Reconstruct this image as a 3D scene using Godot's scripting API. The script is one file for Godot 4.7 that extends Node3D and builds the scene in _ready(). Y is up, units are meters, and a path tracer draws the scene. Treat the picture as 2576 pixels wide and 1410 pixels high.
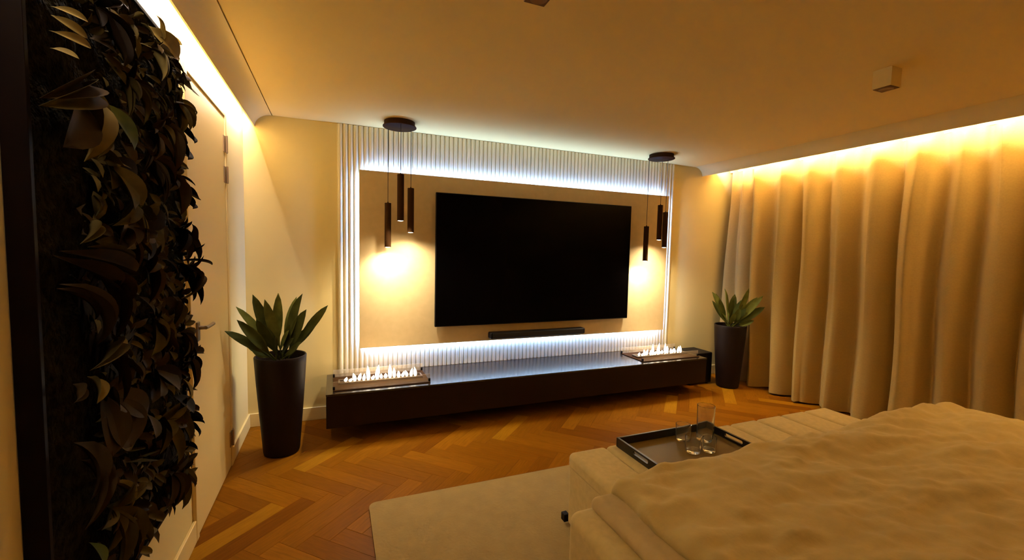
extends Node3D

# ---------------------------------------------------------------- mesh building
class B:
	var v := PackedVector3Array()
	var n := PackedVector3Array()
	var uv := PackedVector2Array()

	func tri(a: Vector3, b: Vector3, c: Vector3, na: Vector3, nb: Vector3, nc: Vector3) -> void:
		if (b - a).cross(c - a).dot(na + nb + nc) > 0.0:
			v.append(a); v.append(c); v.append(b)
			n.append(na); n.append(nc); n.append(nb)
		else:
			v.append(a); v.append(b); v.append(c)
			n.append(na); n.append(nb); n.append(nc)

	func quad(a: Vector3, b: Vector3, c: Vector3, d: Vector3, na: Vector3, nb: Vector3, nc: Vector3, nd: Vector3) -> void:
		tri(a, b, c, na, nb, nc)
		tri(a, c, d, na, nc, nd)

	# a flat quad whose normal points to the side of «out»
	func flat(a: Vector3, b: Vector3, c: Vector3, d: Vector3, out: Vector3) -> void:
		var m := (b - a).cross(c - a)
		if m.length() < 1e-12:
			m = (c - a).cross(d - a)
		m = m.normalized()
		if m.dot(out) < 0.0:
			m = -m
		quad(a, b, c, d, m, m, m, m)

	# box with rounded edges
	func rbox(c: Vector3, s: Vector3, r: float, fine := 1) -> void:
		var h := s * 0.5
		r = minf(r, minf(h.x, minf(h.y, h.z)) * 0.98)
		for axis in 3:
			var ua := (axis + 1) % 3
			var va := (axis + 2) % 3
			var us := breaks(h[ua], r, fine)
			var vs := breaks(h[va], r, fine)
			for sg in [-1.0, 1.0]:
				for i in us.size() - 1:
					for j in vs.size() - 1:
						var p: Array[Vector3] = []
						var q: Array[Vector3] = []
						for k in [[0, 0], [1, 0], [1, 1], [0, 1]]:
							var w := Vector3.ZERO
							w[axis] = h[axis] * sg
							w[ua] = us[i + k[0]]
							w[va] = vs[j + k[1]]
							var inner := w.clamp(-h + Vector3.ONE * r, h - Vector3.ONE * r)
							var dn := (w - inner).normalized()
							p.append(c + inner + dn * r)
							q.append(dn)
						quad(p[0], p[1], p[2], p[3], q[0], q[1], q[2], q[3])

	func breaks(h: float, r: float, fine: int) -> PackedFloat32Array:
		var out := PackedFloat32Array()
		for i in fine + 1:
			out.append(-h + r * (1.0 - tan(PI / 4.0 * (1.0 - float(i) / (fine + 1))) ))
		out.append(-h + r)
		out.append(h - r)
		for i in range(fine, -1, -1):
			out.append(h - r * (1.0 - tan(PI / 4.0 * (1.0 - float(i) / (fine + 1)))))
		return out

	# rows of points; sg turns the normals round
	func grid(P: Array, sg := 1.0, wrap := false) -> void:
		var rows := P.size()
		var cols: int = P[0].size()
		var N := []
		for i in rows:
			var line := PackedVector3Array()
			for j in cols:
				var a: Vector3 = P[maxi(i - 1, 0)][j]
				var b: Vector3 = P[mini(i + 1, rows - 1)][j]
				var c: Vector3
				var d: Vector3
				if wrap:
					c = P[i][(j - 1 + cols - 1) % (cols - 1)]
					d = P[i][(j + 1) % (cols - 1)]
				else:
					c = P[i][maxi(j - 1, 0)]
					d = P[i][mini(j + 1, cols - 1)]
				var m := (b - a).cross(d - c)
				line.append(m.normalized() * sg if m.length() > 1e-14 else Vector3.UP)
			N.append(line)
		for i in rows - 1:
			for j in cols - 1:
				quad(P[i][j], P[i + 1][j], P[i + 1][j + 1], P[i][j + 1], N[i][j], N[i + 1][j], N[i + 1][j + 1], N[i][j + 1])

	# profile of (radius, height), turned round the y axis through c; corners sharper than 40 degrees stay sharp
	func lathe(pr: PackedVector2Array, c: Vector3, seg := 32) -> void:
		var sn: Array[Vector2] = []
		for i in pr.size() - 1:
			var d := pr[i + 1] - pr[i]
			sn.append(Vector2(d.y, -d.x).normalized())
		for i in pr.size() - 1:
			var n0 := sn[i]
			var n1 := sn[i]
			if i > 0 and sn[i - 1].dot(sn[i]) > 0.766:
				n0 = (sn[i - 1] + sn[i]).normalized()
			if i < pr.size() - 2 and sn[i + 1].dot(sn[i]) > 0.766:
				n1 = (sn[i + 1] + sn[i]).normalized()
			for k in seg:
				var a0 := TAU * k / seg
				var a1 := TAU * (k + 1) / seg
				var e0 := Vector3(cos(a0), 0, sin(a0))
				var e1 := Vector3(cos(a1), 0, sin(a1))
				quad(c + e0 * pr[i].x + Vector3.UP * pr[i].y, c + e0 * pr[i + 1].x + Vector3.UP * pr[i + 1].y, c + e1 * pr[i + 1].x + Vector3.UP * pr[i + 1].y, c + e1 * pr[i].x + Vector3.UP * pr[i].y,
					e0 * n0.x + Vector3.UP * n0.y, e0 * n1.x + Vector3.UP * n1.y, e1 * n1.x + Vector3.UP * n1.y, e1 * n0.x + Vector3.UP * n0.y)

	# flat polygon (2D) pushed along an axis: at(p2, t) = o + X*p.x + Y*p.y + Z*t
	func prism(poly: PackedVector2Array, o: Vector3, X: Vector3, Y: Vector3, Z: Vector3, smooth := false) -> void:
		if Geometry2D.is_polygon_clockwise(poly):
			poly.reverse()
		var k := poly.size()
		var zn := Z.normalized()
		var en: Array[Vector3] = []
		for i in k:
			var d := poly[(i + 1) % k] - poly[i]
			en.append((X * d.y - Y * d.x).normalized())
		for i in k:
			var a := poly[i]
			var b := poly[(i + 1) % k]
			var pa := o + X * a.x + Y * a.y
			var pb := o + X * b.x + Y * b.y
			var na := en[i]
			var nb := en[i]
			if smooth:
				var before := en[(i - 1 + k) % k]
				var after := en[(i + 1) % k]
				if before.dot(en[i]) > 0.75:
					na = (before + en[i]).normalized()
				if after.dot(en[i]) > 0.75:
					nb = (after + en[i]).normalized()
			quad(pa, pb, pb + Z, pa + Z, na, nb, nb, na)
		var t := Geometry2D.triangulate_polygon(poly)
		for i in range(0, t.size(), 3):
			var a3 := o + X * poly[t[i]].x + Y * poly[t[i]].y
			var b3 := o + X * poly[t[i + 1]].x + Y * poly[t[i + 1]].y
			var c3 := o + X * poly[t[i + 2]].x + Y * poly[t[i + 2]].y
			tri(a3, b3, c3, -zn, -zn, -zn)
			tri(a3 + Z, b3 + Z, c3 + Z, zn, zn, zn)

	func tube(pts: PackedVector3Array, r: float, seg := 8) -> void:
		var rows := []
		for i in pts.size():
			var d := (pts[mini(i + 1, pts.size() - 1)] - pts[maxi(i - 1, 0)]).normalized()
			var s := d.cross(Vector3.RIGHT if absf(d.x) < 0.8 else Vector3.UP).normalized()
			var u := s.cross(d)
			var line := PackedVector3Array()
			for k in seg + 1:
				var a := TAU * k / seg
				line.append(pts[i] + (s * cos(a) + u * sin(a)) * r)
			rows.append(line)
		for i in rows.size() - 1:
			for k in seg:
				var c0 := pts[i]
				var c1 := pts[i + 1]
				quad(rows[i][k], rows[i + 1][k], rows[i + 1][k + 1], rows[i][k + 1], (rows[i][k] - c0).normalized(), (rows[i + 1][k] - c1).normalized(), (rows[i + 1][k + 1] - c1).normalized(), (rows[i][k + 1] - c0).normalized())
		for e in [0, pts.size() - 1]:
			var out := (pts[e] - pts[1 if e == 0 else pts.size() - 2]).normalized()
			for k in seg:
				tri(pts[e], rows[e][k], rows[e][k + 1], out, out, out)

	func mesh() -> ArrayMesh:
		var a := []
		a.resize(Mesh.ARRAY_MAX)
		a[Mesh.ARRAY_VERTEX] = v
		a[Mesh.ARRAY_NORMAL] = n
		var m := ArrayMesh.new()
		m.add_surface_from_arrays(Mesh.PRIMITIVE_TRIANGLES, a)
		return m


# ---------------------------------------------------------------- scene helpers
var taken := {}

func numbered(called: String) -> String:
	if not taken.has(called):
		taken[called] = 0
		return called
	taken[called] += 1
	return "%s_%03d" % [called, taken[called]]

func put(called: String, m: Mesh, mat: Material, parent: Node3D = self, at := Transform3D()) -> MeshInstance3D:
	var o := MeshInstance3D.new()
	if parent == self:
		o.name = numbered(called)
	else:
		var k := 0
		for c in parent.get_children():
			if str(c.name) == called or str(c.name).begins_with(called + "_0") or str(c.name).begins_with(called + "_1") or str(c.name).begins_with(called + "_2"):
				k += 1
		o.name = called if k == 0 else "%s_%03d" % [called, k]
	o.mesh = m
	o.transform = at
	o.set_surface_override_material(0, mat)
	parent.add_child(o, true)
	return o

func thing(called: String, label: String, category: String, at := Vector3.ZERO, group := "") -> Node3D:
	var o := Node3D.new()
	o.name = numbered(called)
	add_child(o, true)
	o.position = at
	tag(o, label, category, group)
	return o

func tag(o: Node3D, label: String, category: String, group := "") -> Node3D:
	o.set_meta("label", label)
	o.set_meta("category", category)
	if group:
		o.set_meta("group", group)
	return o

func struct(called: String, m: Mesh, mat: Material, label := "", category := "") -> MeshInstance3D:
	var o := put(called, m, mat)
	o.set_meta("kind", "structure")
	if label:
		o.set_meta("label", label)
	if category:
		o.set_meta("category", category)
	return o

func box_mesh(lo: Vector3, hi: Vector3, r := 0.003, fine := 0) -> ArrayMesh:
	var b := B.new()
	b.rbox((lo + hi) * 0.5, hi - lo, r, fine)
	return b.mesh()

# linear base colour
func mat(r: float, g: float, b: float, rough: float, spec := 0.5, metal := 0.0) -> StandardMaterial3D:
	var m := StandardMaterial3D.new()
	m.albedo_color = Color(r, g, b).linear_to_srgb()
	m.roughness = rough
	m.metallic_specular = spec
	m.metallic = metal
	return m

func glow(c: Color, energy: float) -> StandardMaterial3D:
	var m := mat(0.8, 0.8, 0.8, 0.6)
	m.emission_enabled = true
	m.emission = c.linear_to_srgb()
	m.emission_energy_multiplier = energy
	return m

func noise_tex(seed_: int, freq: float, oct := 4, size := 512, ramp: Gradient = null) -> NoiseTexture2D:
	var f := FastNoiseLite.new()
	f.noise_type = FastNoiseLite.TYPE_SIMPLEX_SMOOTH
	f.seed = seed_
	f.frequency = freq
	f.fractal_octaves = oct
	var t := NoiseTexture2D.new()
	t.noise = f
	t.width = size
	t.height = size
	t.seamless = true
	if ramp:
		t.color_ramp = ramp
	return t

func ramp(cols: Array) -> Gradient:
	var g := Gradient.new()
	var off := PackedFloat32Array()
	var cc := PackedColorArray()
	for i in cols.size():
		off.append(float(i) / (cols.size() - 1))
		cc.append(cols[i])
	g.offsets = off
	g.colors = cc
	return g

func triplanar(m: StandardMaterial3D, scale_: Vector3, world := false, offset := Vector3.ZERO) -> StandardMaterial3D:
	m.uv1_triplanar = true
	m.uv1_world_triplanar = world
	m.uv1_scale = scale_
	m.uv1_offset = offset
	return m

# a rectangular light: its long side lies along «along», it shines towards «to»
func area(called: String, at: Vector3, to: Vector3, along: Vector3, size: Vector2, c: Color, energy: float, parent: Node3D = self) -> void:
	var l := AreaLight3D.new()
	l.name = called
	l.area_size = size
	l.area_normalize_energy = true
	l.light_color = c.linear_to_srgb()
	l.light_energy = energy
	l.shadow_enabled = true
	l.set("area_range", 12.0)
	var z := -to.normalized()
	var x := along.normalized()
	x = (x - z * x.dot(z)).normalized()
	l.transform = Transform3D(Basis(x, z.cross(x), z), at)
	parent.add_child(l, true)

func spot(called: String, at: Vector3, to: Vector3, angle: float, soft: float, size: float, c: Color, energy: float, parent: Node3D = self) -> void:
	var l := SpotLight3D.new()
	l.name = called
	l.spot_angle = angle
	l.spot_angle_attenuation = soft
	l.spot_range = 12.0
	l.spot_attenuation = 2.0
	l.light_size = size
	l.light_color = c.linear_to_srgb()
	l.light_energy = energy
	l.shadow_enabled = true
	var z := -to.normalized()
	var x := Vector3.RIGHT if absf(z.x) < 0.9 else Vector3.BACK
	x = (x - z * x.dot(z)).normalized()
	l.transform = Transform3D(Basis(x, z.cross(x), z), at)
	parent.add_child(l, true)

func omni(called: String, at: Vector3, size: float, c: Color, energy: float, parent: Node3D = self) -> void:
	var l := OmniLight3D.new()
	l.name = called
	l.omni_range = 12.0
	l.omni_attenuation = 2.0
	l.light_size = size
	l.light_color = c.linear_to_srgb()
	l.light_energy = energy
	l.shadow_enabled = true
	l.position = at
	parent.add_child(l, true)

# a leaf of unit length along +y, its face towards +z, two-sided with a little thickness
func leaf_mesh(width: float, bend: float, fold: float, tipness: float, stalk: float, wave := 0.0, segs := 10, arch := 0.0) -> ArrayMesh:
	var b := B.new()
	var top := []
	var low := []
	for i in segs + 1:
		var t := float(i) / segs
		var w := 0.012
		if t > stalk:
			var s := (t - stalk) / (1.0 - stalk)
			w = maxf(width * 0.5 * pow(maxf(0.0, sin(PI * pow(s, tipness))), 0.65), 0.012 if s < 0.5 else 0.002)
		var lt := PackedVector3Array()
		var ll := PackedVector3Array()
		var y := t - absf(bend) * 0.25 * t * t * t
		var z := -bend * t * t + arch * 4.0 * t * (1.0 - t) + wave * sin(t * 9.0) * t
		for j in 5:
			var u := (j - 2) / 2.0
			var p := Vector3(u * w + wave * 0.6 * sin(t * 6.0), y, z + fold * absf(u) * w)
			var th := 0.008 * (1.0 - absf(u)) * (1.0 - 0.6 * t) + 0.001
			lt.append(p + Vector3(0, 0, th))
			ll.append(p - Vector3(0, 0, th))
		top.append(lt)
		low.append(ll)
	b.grid(top, -1.0)
	b.grid(low, 1.0)
	for i in segs:
		for j in [0, 4]:
			b.flat(top[i][j], top[i + 1][j], low[i + 1][j], low[i][j], Vector3(j - 2.0, 0, 0))
	return b.mesh()

# the transform that lays a unit leaf from a to c with its face turned towards «face»
func from_to(a: Vector3, c: Vector3, face: Vector3, wide := 1.0) -> Transform3D:
	var y := c - a
	var l := y.length()
	var yn := y / l
	var z := (face - yn * face.dot(yn)).normalized()
	var x := yn.cross(z)
	return Transform3D(Basis(x * l * wide, y, z * l), a)


# ---------------------------------------------------------------- the room's measures
const RX := 5.40        # right wall
const RZ := 6.50        # wall behind the camera
const CEIL := 2.55
# leaves of the moss picture: height and place of the base, tip (x, y, z), width, kind, tone
const MOSS := [
[2.06,2.64,0.09,2.06,2.58,0.45,1,3],
[2.04,2.64,0.09,2.02,2.58,0.4,1,3],
[2.0,2.65,0.09,2.0,2.57,0.4,1,3],
[1.96,2.65,0.09,1.95,2.63,0.55,1,3],
[2.14,2.46,0.09,2.12,2.31,0.25,0,2],
[2.13,2.43,0.09,2.11,2.32,0.22,0,2],
[1.92,2.54,0.09,1.82,2.76,0.28,0,1],
[1.91,2.55,0.09,1.8,2.76,0.3,0,2],
[1.88,2.55,0.09,1.72,2.72,0.42,1,1],
[1.9,2.53,0.09,1.71,2.59,0.26,0,3],
[1.89,2.5,0.09,1.73,2.52,0.22,0,2],
[1.92,2.5,0.09,1.85,2.47,0.2,0,2],
[1.91,2.43,0.09,1.79,2.33,0.5,1,4],
[1.87,2.48,0.09,1.78,2.54,0.4,0,1],
[2.28,2.06,0.1,2.24,1.88,0.5,1,3],
[2.19,2.13,0.09,2.21,1.96,0.35,1,2],
[2.26,1.98,0.09,2.32,2.07,0.3,0,3],
[2.32,1.87,0.1,2.31,1.85,0.8,1,3],
[2.18,2.01,0.09,2.07,2.0,0.4,1,2],
[2.25,1.78,0.11,2.18,1.83,0.8,1,1],
[2.21,1.7,0.12,2.15,1.79,0.9,1,1],
[2.0,1.75,0.12,1.93,1.8,0.5,0,0],
[1.93,1.78,0.11,1.85,1.86,0.5,0,0],
[1.79,1.8,0.12,1.75,1.81,0.45,1,1],
[1.73,1.74,0.13,1.7,1.8,0.8,1,1],
[1.7,1.74,0.12,1.65,1.85,0.3,0,0],
[1.64,2.29,0.09,1.55,2.49,0.25,0,2],
[1.63,2.28,0.09,1.46,2.33,0.14,0,3],
[1.62,2.26,0.09,1.57,2.27,0.22,0,3],
[1.62,2.29,0.09,1.49,2.44,0.5,1,1],
[1.64,2.23,0.09,1.58,2.2,0.8,1,4],
[1.56,2.19,0.09,1.52,2.1,0.8,1,1],
[1.48,2.65,0.09,1.4,2.38,0.2,0,1],
[1.47,2.68,0.09,1.36,2.47,0.2,0,1],
[1.56,2.53,0.09,1.5,2.64,0.18,0,2],
[1.49,2.52,0.09,1.45,2.38,0.12,2,2],
[1.4,2.66,0.09,1.23,2.57,0.12,2,1],
[1.39,2.67,0.09,1.3,2.59,0.12,2,1],
[1.33,2.47,0.09,1.24,2.4,0.35,0,2],
[1.4,2.43,0.09,1.34,2.33,0.3,0,2],
[1.46,1.8,0.14,1.51,1.77,0.12,2,0],
[1.43,1.79,0.15,1.41,1.67,0.06,2,1],
[1.42,1.78,0.14,1.45,1.78,0.1,2,1],
[1.41,1.81,0.14,1.32,1.77,0.25,0,0],
[1.42,1.82,0.12,1.36,1.84,0.5,0,0],
[1.37,1.73,0.12,1.29,1.89,0.15,2,1],
[1.49,1.76,0.11,1.59,1.87,0.1,2,1],
[1.49,2.11,0.09,1.5,2.05,0.14,2,2],
[1.38,2.19,0.09,1.3,2.13,0.4,0,2],
[1.26,2.09,0.09,1.1,2.08,0.3,0,2],
[1.25,2.11,0.09,1.12,2.25,0.35,0,2],
[1.27,1.89,0.09,1.17,2.03,0.18,0,2],
[1.21,2.46,0.09,1.18,2.68,0.16,2,2],
[1.19,2.37,0.09,1.15,2.4,0.16,0,2],
[1.19,2.32,0.09,1.16,2.31,0.4,1,2],
[1.04,1.84,0.12,1.04,1.9,0.14,2,0],
[1.04,1.87,0.12,1.07,1.89,0.1,2,1],
[1.02,1.84,0.12,1.02,1.92,0.12,2,0],
[1.14,2.55,0.09,1.08,2.6,0.5,0,3],
[1.14,2.62,0.09,1.12,2.72,0.25,0,1],
[1.02,2.36,0.09,0.92,2.4,0.6,1,4],
[0.97,2.44,0.09,0.87,2.42,0.7,1,2],
[0.91,2.19,0.09,0.83,2.24,0.6,1,1],
[0.97,2.06,0.09,0.91,2.03,0.5,0,2],
[0.95,1.87,0.12,0.87,1.93,0.35,1,3],
[0.89,1.93,0.12,0.8,1.92,0.7,1,0],
[0.75,1.79,0.13,0.74,1.87,0.2,2,0],
[0.73,1.82,0.14,0.72,1.85,0.2,2,0],
[0.71,1.79,0.13,0.68,1.86,0.3,0,0],
[0.65,1.88,0.13,0.64,1.9,0.25,0,0],
[0.99,2.63,0.09,0.84,2.65,0.22,2,1],
[0.93,2.6,0.09,0.78,2.68,0.16,2,1],
[0.9,2.51,0.09,0.83,2.59,0.35,0,1],
[0.87,2.43,0.09,0.84,2.34,0.12,2,2],
[0.79,2.29,0.09,0.87,2.51,0.14,2,2],
[0.79,2.45,0.09,0.69,2.45,0.2,2,3],
[0.57,2.07,0.09,0.54,2.06,0.5,1,3],
[0.72,2.49,0.09,0.69,2.56,0.3,0,1],
[0.64,2.42,0.09,0.57,2.48,0.3,0,1],
[0.59,2.27,0.09,0.51,2.2,0.3,0,2],
[0.52,2.23,0.09,0.56,2.37,0.3,0,2],
[0.69,2.58,0.09,0.64,2.61,0.6,1,4],
[0.49,2.31,0.09,0.45,2.29,0.4,0,3]
]
const WARM := Color(1.0, 0.86, 0.80)
const COOL := Color(0.48, 0.90, 2.15)

var M := {}

func _ready() -> void:
	camera()
	environment()
	lights()
	materials()
	shell()
	floor_planks()
	cornice()
	door()
	wall_panels()
	media_bench()
	television()
	pendants()
	curtain()
	rug()
	bed()
	bench_and_tray()
	plants()
	moss_wall()
	ceiling_spots()


func camera() -> void:
	var c := Camera3D.new()
	c.name = "camera"
	c.fov = 65.7887
	c.near = 0.05
	c.far = 60.0
	c.transform = Transform3D(Basis(Vector3(0.925351, 0.022137, 0.378465).normalized(), Vector3(0.005226, 0.997454, -0.071121).normalized(), Vector3(-0.379076, 0.067790, 0.922879).normalized()), Vector3(0.665285, 1.505819, 4.048491))
	c.current = true
	add_child(c, true)

func environment() -> void:
	var e := Environment.new()
	e.background_mode = Environment.BG_COLOR
	e.background_color = Color(0.0, 0.0, 0.0)
	e.tonemap_mode = Environment.TONE_MAPPER_LINEAR
	e.tonemap_exposure = 1.32
	e.sdfgi_enabled = true
	e.ssao_enabled = true
	e.ssil_enabled = true
	var w := WorldEnvironment.new()
	w.name = "environment"
	w.environment = e
	add_child(w, true)

func lights() -> void:
	# the warm strips hidden behind the two cornices, the length of the room
	area("cove_light", Vector3(0.058, 2.505, 1.90), Vector3(-1, -0.45, 0), Vector3.BACK, Vector2(3.66, 0.012), WARM, 4.4)
	area("cove_light", Vector3(4.975, 2.528, 3.07), Vector3(1, 0.85, 0), Vector3.BACK, Vector2(6.0, 0.012), WARM, 9.8)
	# the cool strips round the back of the board that carries the television
	area("backlight", Vector3(2.543, 2.162, 0.046), Vector3(0, 1, -0.12), Vector3.RIGHT, Vector2(3.28, 0.012), COOL, 0.76)
	area("backlight", Vector3(2.543, 0.630, 0.047), Vector3(0, -1, -0.25), Vector3.RIGHT, Vector2(3.28, 0.012), COOL, 0.65)
	area("backlight", Vector3(0.885, 1.395, 0.047), Vector3(-1, 0, -0.35), Vector3.UP, Vector2(1.48, 0.012), COOL, 0.27)
	area("backlight", Vector3(4.201, 1.395, 0.047), Vector3(1, 0, -0.35), Vector3.UP, Vector2(1.48, 0.012), COOL, 0.27)

func materials() -> void:
	M.paint = mat(0.76, 0.615, 0.285, 0.85, 0.3)
	M.paint.normal_enabled = true
	M.paint.normal_texture = noise_tex(3, 0.05, 3, 256)
	M.paint.normal_texture.as_normal_map = true
	M.paint.normal_texture.bump_strength = 1.0
	M.paint.normal_scale = 0.12
	triplanar(M.paint, Vector3.ONE * 2.0, true)
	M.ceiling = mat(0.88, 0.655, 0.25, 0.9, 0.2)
	M.trim = mat(0.82, 0.64, 0.29, 0.5, 0.3)
	M.door = mat(0.80, 0.62, 0.28, 0.45, 0.3)
	M.slat = mat(0.82, 0.73, 0.50, 0.7, 0.2)
	M.board = mat(0.62, 0.46, 0.24, 0.7, 0.3)
	triplanar(M.board, Vector3(1.5, 1.5, 1.5), true)
	M.board.albedo_texture = noise_tex(8, 0.03, 4, 256, ramp([Color(0.96, 0.96, 0.95), Color(1, 1, 1)]))
	M.bench = mat(0.015, 0.0055, 0.0035, 0.5, 0.3)
	M.bench_top = mat(0.022, 0.013, 0.009, 0.20, 0.6)
	M.black = mat(0.006, 0.004, 0.004, 0.5, 0.3)
	M.screen = mat(0.0012, 0.0008, 0.0008, 0.25, 0.13)
	M.bronze = mat(0.042, 0.018, 0.006, 0.55, 0.1)
	M.cable = mat(0.03, 0.02, 0.015, 0.6)
	M.hinge = mat(0.30, 0.20, 0.11, 0.4, 0.5, 0.6)
	M.steel = mat(0.22, 0.17, 0.12, 0.3, 0.5, 0.9)
	M.led_warm = glow(Color(1.0, 0.8, 0.5), 3.0)
	M.led_cool = glow(Color(0.8, 1.0, 1.15), 3.0)
	M.lamp = glow(Color(1.0, 0.88, 0.66), 10.0)
	M.flame = glow(Color(1.0, 0.86, 0.62), 6.0)
	M.glass = mat(1, 1, 1, 0.03, 0.5)
	M.glass.refraction_enabled = true
	M.glass.refraction_scale = 0.05
	M.glass.albedo_color.a = 0.02
	M.pane = mat(0.7, 0.6, 0.5, 0.04, 0.5)
	M.pane.transparency = BaseMaterial3D.TRANSPARENCY_ALPHA
	M.pane.albedo_color.a = 0.25
	M.curtain = cloth(0.51, 0.345, 0.115, 11, 220.0, 0.5)
	M.duvet = cloth(0.62, 0.48, 0.22, 12, 40.0, 0.4)
	M.sheet = cloth(0.60, 0.46, 0.25, 13, 60.0, 0.3)
	M.base = cloth(0.70, 0.55, 0.27, 14, 90.0, 0.4)
	M.bench_cloth = cloth(0.66, 0.51, 0.24, 15, 90.0, 0.4)
	M.rug = cloth(0.36, 0.25, 0.105, 16, 30.0, 0.8)
	M.tray = mat(0.010, 0.006, 0.004, 0.35, 0.5)
	M.tray_floor = mat(0.17, 0.11, 0.03, 0.4, 0.2)
	M.pot = mat(0.012, 0.0055, 0.004, 0.5, 0.3)
	M.soil = mat(0.012, 0.008, 0.005, 0.95, 0.1)
	M.plant_leaf = leaf_mat(0.13, 0.15, 0.030, 21)
	M.plant_leaf_dark = leaf_mat(0.065, 0.08, 0.018, 22)
	M.stalk = mat(0.13, 0.13, 0.04, 0.6)
	M.frame = mat(0.004, 0.0015, 0.001, 0.5, 0.2)
	M.moss = mat(1, 1, 1, 0.95, 0.1)
	M.moss.albedo_texture = noise_tex(31, 0.03, 5, 512, ramp([Color(0.04, 0.03, 0.02), Color(0.13, 0.11, 0.055), Color(0.17, 0.155, 0.09)]))
	M.moss.normal_enabled = true
	M.moss.normal_texture = noise_tex(32, 0.08, 4, 512)
	M.moss.normal_texture.as_normal_map = true
	M.moss.normal_texture.bump_strength = 6.0
	triplanar(M.moss, Vector3.ONE * 1.6, true)
	M.tone = [leaf_mat(0.012, 0.007, 0.003, 40), leaf_mat(0.046, 0.028, 0.009, 41), leaf_mat(0.092, 0.070, 0.020, 42), leaf_mat(0.200, 0.150, 0.042, 43), leaf_mat(0.066, 0.082, 0.016, 44)]

func cloth(r: float, g: float, b: float, seed_: int, scale_: float, relief: float) -> StandardMaterial3D:
	var m := mat(1, 1, 1, 0.95, 0.15)
	var lo := Color(r * 0.86, g * 0.86, b * 0.86).linear_to_srgb()
	m.albedo_texture = noise_tex(seed_, 0.02, 5, 256, ramp([lo, Color(r, g, b).linear_to_srgb()]))
	m.normal_enabled = true
	var t := noise_tex(seed_ + 100, 0.12, 3, 256)
	t.as_normal_map = true
	t.bump_strength = 2.0
	m.normal_texture = t
	m.normal_scale = relief * 0.4
	triplanar(m, Vector3.ONE * scale_ / 20.0, true)
	m.rim_enabled = true
	m.rim = 0.25
	m.rim_tint = 0.8
	return m

func leaf_mat(r: float, g: float, b: float, seed_: int) -> StandardMaterial3D:
	var m := mat(1, 1, 1, 0.65, 0.2)
	m.albedo_texture = noise_tex(seed_, 0.02, 3, 128, ramp([Color(r * 0.6, g * 0.6, b * 0.6).linear_to_srgb(), Color(r * 1.3, g * 1.25, b * 1.2).linear_to_srgb()]))
	triplanar(m, Vector3.ONE * 4.0, true)
	m.backlight_enabled = true
	m.backlight = Color(0.05, 0.05, 0.02)
	return m


# ---------------------------------------------------------------- the setting
func shell() -> void:
	struct("wall_back", box_mesh(Vector3(-0.15, -0.1, -0.15), Vector3(RX + 0.15, 2.75, 0.0)), M.paint, "cream-painted wall that carries the television", "wall")
	struct("wall_left", box_mesh(Vector3(-0.15, -0.1, -0.001), Vector3(0.0, 2.75, RZ + 0.15)), M.paint, "cream-painted wall with the white door and the moss picture", "wall")
	struct("wall_right", box_mesh(Vector3(RX, -0.1, -0.001), Vector3(RX + 0.15, 2.75, RZ + 0.15)), M.paint, "cream-painted wall behind the long curtain", "wall")
	struct("wall_front", box_mesh(Vector3(-0.001, -0.1, RZ), Vector3(RX + 0.001, 2.75, RZ + 0.15)), M.paint, "cream-painted wall behind the head of the bed", "wall")
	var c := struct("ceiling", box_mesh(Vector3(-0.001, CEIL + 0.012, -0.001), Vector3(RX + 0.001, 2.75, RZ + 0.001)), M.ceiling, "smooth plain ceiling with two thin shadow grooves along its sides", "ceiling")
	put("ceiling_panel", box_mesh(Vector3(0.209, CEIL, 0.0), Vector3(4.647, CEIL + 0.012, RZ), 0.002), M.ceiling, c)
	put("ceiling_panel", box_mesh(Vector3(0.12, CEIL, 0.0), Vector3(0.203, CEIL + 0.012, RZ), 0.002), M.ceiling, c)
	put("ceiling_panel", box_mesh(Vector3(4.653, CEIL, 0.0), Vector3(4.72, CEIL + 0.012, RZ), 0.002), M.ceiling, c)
	# baseboards
	struct("baseboard_left", box_mesh(Vector3(0.0, 0.0, 0.016), Vector3(0.016, 0.112, 0.652), 0.004, 1), M.trim, "short white baseboard between the door and the corner", "baseboard")
	struct("baseboard_left", box_mesh(Vector3(0.0, 0.0, 1.518), Vector3(0.016, 0.112, RZ), 0.004, 1), M.trim, "white baseboard along the wall below the moss picture", "baseboard")
	struct("baseboard_back", box_mesh(Vector3(0.0, 0.0, 0.0), Vector3(RX, 0.112, 0.016), 0.004, 1), M.trim, "white baseboard along the wall behind the media bench", "baseboard")

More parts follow.
